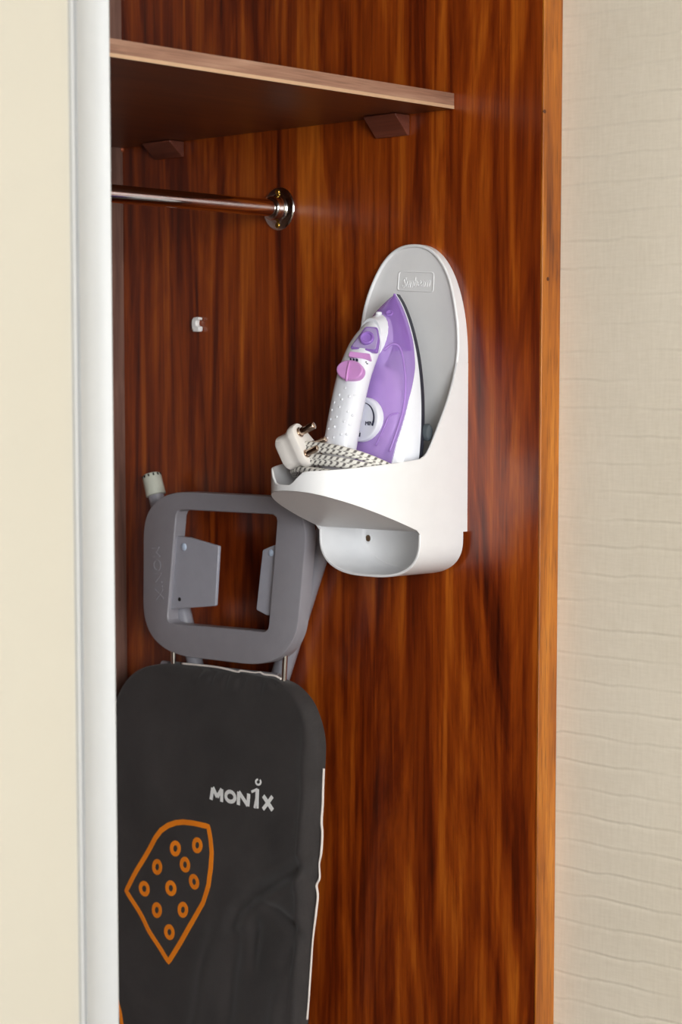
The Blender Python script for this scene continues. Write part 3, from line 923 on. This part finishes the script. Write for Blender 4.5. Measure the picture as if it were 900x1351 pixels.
for nm, path, r_ in (('chamber_seam', [(507, 462), (518, 454), (527, 458), (532, 475), (535, 505), (533, 535), (526, 562), (514, 596)], .0011),
                     ('chamber_seam', [(496, 588), (507, 564), (514, 549), (526, 545)], .0008)):
    pts = catm([tank_pt(x, y, .0001)[0] for x, y in path], 6)
    MB().tube(pts, r_, 8).put(nm, M['purple'], iron, smooth=True)
# grey oval clip on the flank of the sole
bpd = on_y(564.5, 570.5, YI - .058)
m = MB(); m.lathe(bpd + Vector((0, .0045, 0)), (0, -1, 0), [(0, .0054), (.0052, .0056), (.0072, .0048), (.0082, .0028), (.0085, .0003)], 24)
for v in m.v: v.z = bpd.z + (v.z - bpd.z) * 1.65
pad = m.put('cord_clip', M['bumper'], iron, smooth='auto'); pad['label'] = 'grey oval cord clip'
# power cord wrapped round the heel
pts = []; turns = 7.0; NP = 64
for k in range(int(turns * NP) + 1):
    q = 2 * math.pi * k / NP; u = k / (turns * NP)
    a = lerp(.016, .048, u) + .0018 * math.sin(q * 1.31 + 1) + .0014 * math.sin(q * .47)
    g = .0016 * math.sin(q * .83)
    cx_, sx_ = math.cos(q), math.sin(q)
    w = (.0600 + g * .3) * math.copysign(abs(cx_) ** .8, cx_); h = .049 + (.0525 + g) * math.copysign(abs(sx_) ** .8, sx_)
    w = max(w, -.0605)
    a2 = a + .012 * (h - .045) / .055 + .004 * (w / .06)
    pts.append(I(a2, w, h))
plug_c = on_y(391, 590, 0.196)
# tail rises out of the wrap to the plug
PD = (RGT * .80 + Vector((0, 0, 1)) * .36 - FWD * .48).normalized()       # pins point this way
PUP = (Vector((0, 0, 1)) * .86 - RGT * .34 - FWD * .25); PUP = (PUP - PD * PUP.dot(PD)).normalized()
PS = PD.cross(PUP)
last = pts[-1]
tail_end = plug_c - PUP * .021 - PD * .004
tail = catm([last, last + Vector((-.012, .01, -.014)), tail_end + Vector((.006, 0, -.016)), tail_end], 10)
cord = MB().tube(pts[:-1] + tail, .0031, 10).put('power_cord', M['cord'], iron, use_uv=True, smooth=True)
cord['label'] = 'grey and white braided cord'
# plug: rounded three-lobed body with three round pins
def plug_outline(s=1.0):
    base_ = rounded([(-.0105, .0225), (.0105, .0225), (.0215, -.016), (.011, -.0235), (-.011, -.0235), (-.0215, -.016)], [.009, .009, .010, .006, .006, .010], 6)
    return [(a * s, b * s) for a, b in base_]
def PL(a, b, c): return plug_c + PS * a + PUP * b + PD * c
prs = []
for c, s in ((-.017, .55), (-.0165, .70), (-.014, .80), (-.006, .80), (.000, .84), (.004, .97), (.006, 1.0), (.011, 1.0), (.0125, .97), (.013, .90)):
    prs.append([PL(a, b, c) for a, b in plug_outline(s)])
pg = MB().loft(prs).put('plug', M['plug'], iron, smooth='auto'); pg['label'] = 'white three-pin plug'
for a, b, r, l in ((0, .0125, .0042, .021), (-.012, -.0085, .0034, .0175), (.012, -.0085, .0034, .0175)):
    MB().lathe(PL(a, b, .0125), PD, [(0, r * 1.35), (.0015, r * 1.3), (.0016, r)] + [(l - r * .4, r), (l - .0006, r * .8), (l, r * .3)], 20).put('pin', M['steel'], pg, smooth='auto')

# ------------------------------------------------------------------ ironing board, nose down, leaning flat against the side panel
XB = -0.062     # face of the pad
XBK = -0.045
axis_top = on_x(298, 885, XB)
ib = thing('ironing_board', (XB + .02, axis_top.y, 0.03), 'folded ironing board in black cover with orange print leaning on wood panel', 'ironing board')
# outline of the cover (right side from the photograph, left side mirrored about the board's centre)
rt_px = [(240, 875), (314, 885.5), (372.7, 895.6), (389, 903), (402, 914.5), (412, 928), (420, 947), (425, 966), (427, 984), (426, 1016), (422.5, 1085), (418, 1151), (413, 1205), (408, 1278), (403.5, 1351)]
XE = XBK - .004
rp = [yz(px, py, XE) for px, py in rt_px]
YC = on_x(292, 882, XB).y
zt0 = max(yz(232, 874.2, XE)[1], rp[0][1]) + .0005
def wr(z):   # right boundary
    tab = sorted([(zz, yy) for yy, zz in rp[2:]])
    if z < tab[0][0]:
        w0 = YC - tab[0][1]; z0 = tab[0][0]; u = max(0, z - .035) / (z0 - .035)
        return YC - w0 * (.30 + .70 * u ** .55) * min(1, (max(0, z - .032) / .08)) ** .5
    return smooth_interp(z, tab)
zl0 = rp[2][1]
lp_px = [(223, 874.5), (194.5, 879), (173, 893), (158, 918), (150, 945), (145, 985), (143, 1050), (142, 1351)]
lt = sorted([(zz, yy) for yy, zz in [yz(px, py, XE) for px, py in lp_px]])
def wl(z):
    if z < lt[0][0]: return YC + (YC - wr(z)) * (lt[0][1] - YC) / (YC - wr(lt[0][0]))
    return smooth_interp(z, lt)
folds = []
def fold(pts, amp, sg):
    folds.append(([Vector(yz(*p, XB)) for p in pts], amp, sg))
fold([(406, 1132), (382, 1150), (356, 1166), (330, 1182), (312, 1200), (304, 1222)], -.0052, .0085)
fold([(410, 1120), (380, 1136), (350, 1150), (322, 1162)], .0022, .0110)
fold([(398, 1160), (366, 1180), (340, 1198), (322, 1222)], .0036, .0090)
fold([(344, 1190), (362, 1202), (382, 1220), (393, 1234)], -.0036, .0075)
fold([(393, 1234), (382, 1258), (372, 1284)], -.0022, .0100)
fold([(337, 1206), (334, 1236), (334, 1275)], -.0034, .0085)
fold([(292, 1205), (276, 1270), (262, 1351), (256, 1400)], .0046, .0150)
fold([(312, 1240), (304, 1290), (298, 1360)], -.0030, .0110)
fold([(372, 1290), (362, 1351), (358, 1400)], .0034, .0120)
fold([(402, 960), (401, 1040), (397, 1135), (392, 1250), (386, 1351)], .0026, .0070)
fold([(340, 1075), (330, 1110), (322, 1140)], .0018, .0160)
fold([(205, 920), (215, 990), (225, 1060)], .0014, .0220)
for x_, y_, h_ in ((262, 880, 16), (280, 882, 20), (299, 884, 24), (316, 886, 24), (322, 888, 16), (345, 892, 22), (362, 896, 14)):
    fold([(x_, y_), (x_ - 3, y_ + h_)], -.0017, .0036)
def wrinkle(y, z):
    s = 0; P = Vector((y, z))
    for pts, amp, sg in folds:
        if P.y > pts[0].y + 3 * sg or P.y < pts[-1].y - 3 * sg: continue
        best = 9; bt = 0; n = len(pts) - 1
        for i in range(n):
            e = pts[i + 1] - pts[i]; t = max(0, min(1, (P - pts[i]).dot(e) / e.length_squared)); d = (P - pts[i] - e * t).length
            if d < best: best = d; bt = (i + t) / n
        if best < 3.2 * sg: s += 1.8 * amp * math.exp(-(best / sg) ** 2) * (.25 + .75 * math.sin(math.pi * min(1, max(0, .08 + .84 * bt))))
    s += .0008 * math.sin(y * 70 + 3 * math.sin(z * 23)) * math.sin(z * 41 + y * 30) + .0006 * math.sin(z * 90 + y * 37)
    return s
def pad_x(y, z):
    L_, R_ = wl(z), wr(z); dd = min(L_ - y, y - R_, (zt0 - z) * 1.0)
    # top corner: nearest distance to corner arc is approximated by the smaller of both
    rr = .016; q = max(0, min(1, dd / rr)); e = math.sqrt(max(0, 1 - (1 - q) ** 2))
    return XBK + (XB - XBK) * e - wrinkle(y, z) * min(1, dd / .008 if dd > 0 else 0)
zs = []
z = zt0
while z > 1.0 and z > zl0 - .02: zs.append(z); z -= .0008 if z > zt0 - .004 else .0024
while z > 0.75: zs.append(z); z -= .0032
while z > 0.06: zs.append(z); z -= .014
zs += [.05, .042, .037, .034]
NC = 110
rows = []
def top_bounds(z):
    """rounded top corners"""
    if z > zl0:
        tr_ = sorted([(zz, yy) for yy, zz in rp[:3]])
        R_ = interp(z, tr_); L_ = wl(z)
        return R_, max(L_, R_ + .002)
    return wr(z), wl(z)
for z in zs:
    R_, L_ = top_bounds(z); row = []
    for k in range(NC + 1):
        t = k / NC; t = .5 - .5 * math.cos(math.pi * t) * (.35) - .5 * (1 - 2 * t) * .65 if True else t
        y = lerp(R_, L_, t)
        rr = .016; dd = min(y - R_, L_ - y, (zt0 - z)); q = max(0, min(1, dd / rr)); e = math.sqrt(max(0, 1 - (1 - q) ** 2))
        row.append((XBK + (XB - XBK) * e - wrinkle(y, z) * min(1, max(0, dd) / .008), y, z))
    rows.append(row)
m = MB(); m.loft(rows, closed=False)
m.loft([[(XBK, top_bounds(z)[0], z), (XBK + .0015, YC, z), (XBK, top_bounds(z)[1], z)] for z in zs], closed=False)
cov = m.put('cover', M['cover'], ib, smooth=True); cov['label'] = 'black cotton cover'
# white felt edge showing along the top and the right side
def edge_band(path, name, w0, w1, dx_, dy_, xx_):
    rng = random.Random(5); mb = MB(); pts = []; rad = []
    n = len(path)
    for i, (px, py) in enumerate(path):
        p = on_x(px + dx_, py + dy_, xx_); pts.append(p); rad.append(lerp(w0, w1, rng.random()))
    P2 = catm(pts, 6); R2 = [interp(i / 6, list(enumerate(rad))) for i in range(len(P2))]
    return mb.tube(P2, R2, 8).put(name, M['piping'], ib, smooth=True)
edge_band([(240, 875), (262, 877), (285, 879.5), (300, 882.5), (314, 886), (318, 884.5), (335, 887), (343, 886.5), (349, 889.5), (362, 891), (371, 895.5)], 'felt_edge', .0008, .0014, 0, 0.4, XBK - .0085)
edge_band([(425.5, 1014), (424.5, 1040), (424, 1060), (422.5, 1084), (423.5, 1100), (422, 1125), (419.5, 1140), (420, 1158), (416, 1168), (417.5, 1182), (415, 1206), (411, 1240), (408.5, 1275), (405.5, 1320), (403.5, 1345)], 'felt_edge', .0010, .0016, 1.8, 0, XBK - .003)
# print: lettering and iron-shaped outline with rings, following the cover
def band_px(mb, path, wpx, closed=False, step=2.5, ww=None):
    pts = [yz(px, py, XB) for px, py in path]
    ribbon(mb, pts, wpx * 1.4 / 1180.0, pad_x, .0003, closed=closed, step=step / 1180.0)
m = MB()
def stroke(*pts, w=4.2): band_px(m, pts, w, step=1.5)
def newp(name, mat):
    global m
    o = m.put(name, mat, ib, smooth='auto'); m = MB(); return o
stroke((278.6, 1055), (280.6, 1039.5)); stroke((280.6, 1039), (286.5, 1051.5)); stroke((286.5, 1051.5), (292.6, 1041)); stroke((292.6, 1041), (292.4, 1058)); newp('letter', M['print'])
band_px(m, [(304.3 + 6.2 * math.cos(q), 1051 + 6.6 * math.sin(q) + .9 * math.cos(q)) for q in [2 * math.pi * k / 24 for k in range(24)]], 4.0, closed=True, step=9); newp('letter', M['print'])
stroke((314.6, 1062), (316, 1044.5)); stroke((316, 1044.5), (327, 1063)); stroke((327, 1063.5), (328.8, 1047)); newp('letter', M['print'])
stroke((332.5, 1044.6), (340.5, 1041), w=2.6); stroke((340, 1040.5), (339.4, 1052), w=4.6); stroke((339, 1051), (336.2, 1066), w=3); stroke((340, 1051), (340.2, 1066.5), w=3)
band_px(m, [(341.6 + 3.1 * math.cos(q), 1031.6 + 3.6 * math.sin(q)) for q in [math.radians(-50 + 320 * k / 18) for k in range(19)]], 2.0, step=9); newp('letter', M['print'])
stroke((347.5, 1050), (360.3, 1069), w=4.6); stroke((359.8, 1050.5), (347.6, 1067.5), w=4.0); newp('letter', M['print'])
irn = [(167, 1175), (180, 1150), (193, 1126), (205, 1106), (213, 1095.5), (222, 1089), (232, 1085.5), (242, 1084.5), (256, 1086), (274.5, 1090.5), (277.5, 1107), (279.3, 1125), (278.4, 1145), (275, 1168), (268, 1191), (255, 1215), (240, 1241), (222.5, 1269), (210, 1249), (195, 1224), (180, 1198)]
band_px(m, irn, 5.8, closed=True, step=4); newp('iron_outline_print', M['orange'])
for x, y in ((231.2, 1119.5), (260.2, 1115.2), (244.6, 1140.7), (207.3, 1143.8), (255.8, 1163.4), (190.8, 1172.4), (225.6, 1171.8), (207, 1200.7), (241.2, 1200.4), (224, 1229.7)):
    band_px(m, [(x + 4.8 * math.cos(q), y + 7.4 * math.sin(q) + .6 * math.cos(q)) for q in [2 * math.pi * k / 20 for k in range(20)]], 4.9, closed=True, step=9)
    newp('ring_print', M['orange'])
# second print lower down, only its corner shows beside the door
band_px(m, [(148, 1308), (153, 1318), (157.5, 1333), (160, 1351), (161, 1378), (158, 1410), (152, 1438), (149, 1452)], 5.8, step=4); newp('iron_outline_print', M['orange'])

# iron rest frame above the board
XFR = -0.062
outer_px = rounded([(189, 646), (408, 657), (388, 884), (188, 860)], [62, 62, 70, 66], 12)
inner_px = rounded([(233, 672), (366, 679), (353.5, 834), (220.5, 822)], [9, 10, 9, 9], 8)
cpx = (292, 754)
NR = 120
o2 = [yz(x, y, XFR) for x, y in resample_angle(outer_px, cpx, NR)]
i2 = [yz(x, y, XFR) for x, y in resample_angle(inner_px, cpx, NR)]
# keep hole corners crisp: add the true corner samples by dense angular sampling
m = MB(); rings = []
TH = .017; BV = .0022
def off(a, b, t): return (lerp(a[0], b[0], t), lerp(a[1], b[1], t))
for a, b in zip(o2, i2):
    L_ = math.hypot(a[0] - b[0], a[1] - b[1]); t = BV / L_
    rings.append([(XFR + TH, *a), (XFR + BV, *a), (XFR + BV * .3, *off(a, b, t * .3)), (XFR, *off(a, b, t)), (XFR, *off(a, b, 1 - t * .6)), (XFR + BV * .6, *b), (XFR + TH, *b)])
rings.append(rings[0])
m.loft(rings, closed=True, cap0=False, cap1=False)
rest = m.put('iron_rest', M['grey'], ib, smooth='auto'); rest['label'] = 'dark grey plastic iron rest frame'
# raised lettering down the left side of the frame
ta = on_x(203.5, 724, XFR); tb = on_x(209, 788, XFR)
tm = on_x(207.5, 756, XFR); dwn = Vector((0, tb.y - ta.y, tb.z - ta.z)).normalized(); lat = Vector((0, -dwn.z, dwn.y))
if lat.y > 0: lat = -lat
raised_text('MONIX', .0195, lambda u, v, h: tm + dwn * u + lat * v + Vector((-h, 0, 0)), 'rest_lettering', M['grey'], rest, h=.0006)
# silicone-dot plates let into the frame
def plate(px, x0, x1, mat, nm='rest_plate', bev=.0012):
    p2 = [yz(a, b, x0) for a, b in px]
    return MB().prism_x(p2, x0, x1).put(nm, mat, rest, bevel=bev, bseg=3)
pl = plate(rounded([(222, 707), (250, 709), (288.5, 720.5), (284, 799.5), (222, 804)], 2.0, 3), -.0575, -.053, M['greylight'])
d = on_x(242.7, 721.5, -.0575); MB().lathe(d + Vector((.001, 0, 0)), (-1, 0, 0), [(0, .0047), (.0014, .0046), (.0024, .0034), (.0028, .0004)], 20).put('stud', M['bluish'], pl, smooth=True)
d = on_x(237, 790.7, -.0575); MB().lathe(d + Vector((.001, 0, 0)), (-1, 0, 0), [(0, .0024), (.0013, .0024), (.0013, .0003)], 16).put('hole', M['dark'], pl)
pr = plate(rounded([(372, 717), (362, 719), (346.5, 725.5), (338, 804.5), (352, 812), (364, 812)], 2.0, 3), -.0555, -.051, M['greylight'])
d = on_x(357.5, 729.5, -.0555); MB().lathe(d + Vector((.001, 0, 0)), (-1, 0, 0), [(0, .0042), (.0014, .0041), (.0022, .003), (.0026, .0004)], 20).put('stud', M['bluish'], pr, smooth=True)
# wire stays between rest and board
for x0, y0, x1, y1 in ((229, 850, 229, 905), (376.5, 860, 373, 930)):
    a, b = on_x(x0, y0, -.0505), on_x(x1, y1, -.0505)
    MB().tube([a, b], .0032, 12).put('wire_stay', M['chrome'], rest, smooth='auto')
# hinge bar under the rest
a, b = on_x(215, 876, -.043), on_x(368, 893, -.043)
MB().tube([a, b], .0042, 12).put('hinge_bar', M['grey'], rest, smooth='auto')
# folded legs
def leg(p, q, x, r, name, mat, capped=False):
    a, b = on_x(*p, x), on_x(*q, x); d = (b - a).normalized()
    far = a + d * 0.60
    pts = [a, a.lerp(far, .3), a.lerp(far, .7), far]
    L_ = MB().tube(pts, r, 20).put(name, mat, ib, smooth='auto')
    e = MB(); k = .002
    prof = [(-.0235, r * .75), (-.0225, r * 1.02), (-.019, r * 1.20), (.004, r * 1.24), (.0045, r * 1.0)]
    e.lathe(a, d, prof, 28)
    for j in range(10):
        q_ = 2 * math.pi * j / 10; u_ = Vector((1, 0, 0)); w_ = d.cross(u_)
        c = a + d * -.0222 + (u_ * math.cos(q_) + w_ * math.sin(q_)) * r * .98
        pass
    cp_ = e.put('foot_cap', M['cap'], L_, smooth='auto'); cp_['label'] = 'milky rubber foot cap'
    nt = MB()
    for j in range(12):
        q_ = 2 * math.pi * j / 12; u_ = Vector((1, 0, 0)); w_ = d.cross(u_)
        dr_ = (u_ * math.cos(q_) + w_ * math.sin(q_)); c = a - d * .0196 + dr_ * r * 1.16
        s_ = d.cross(dr_) * .0009
        ring = [c - s_ - d * .0018, c + s_ - d * .0018, c + s_ + d * .0012, c - s_ + d * .0012]
        nt.loft([[v - dr_ * .0012 for v in ring], [v + dr_ * .0007 for v in ring]])
    nt.put('notches', M['dark'], L_)
    return L_
leg((205, 649), (256, 868), -.0345, .0098, 'leg', M['tubegrey'])
leg((441, 668), (371, 889), -.0125, .0118, 'leg', M['tubegrey'])
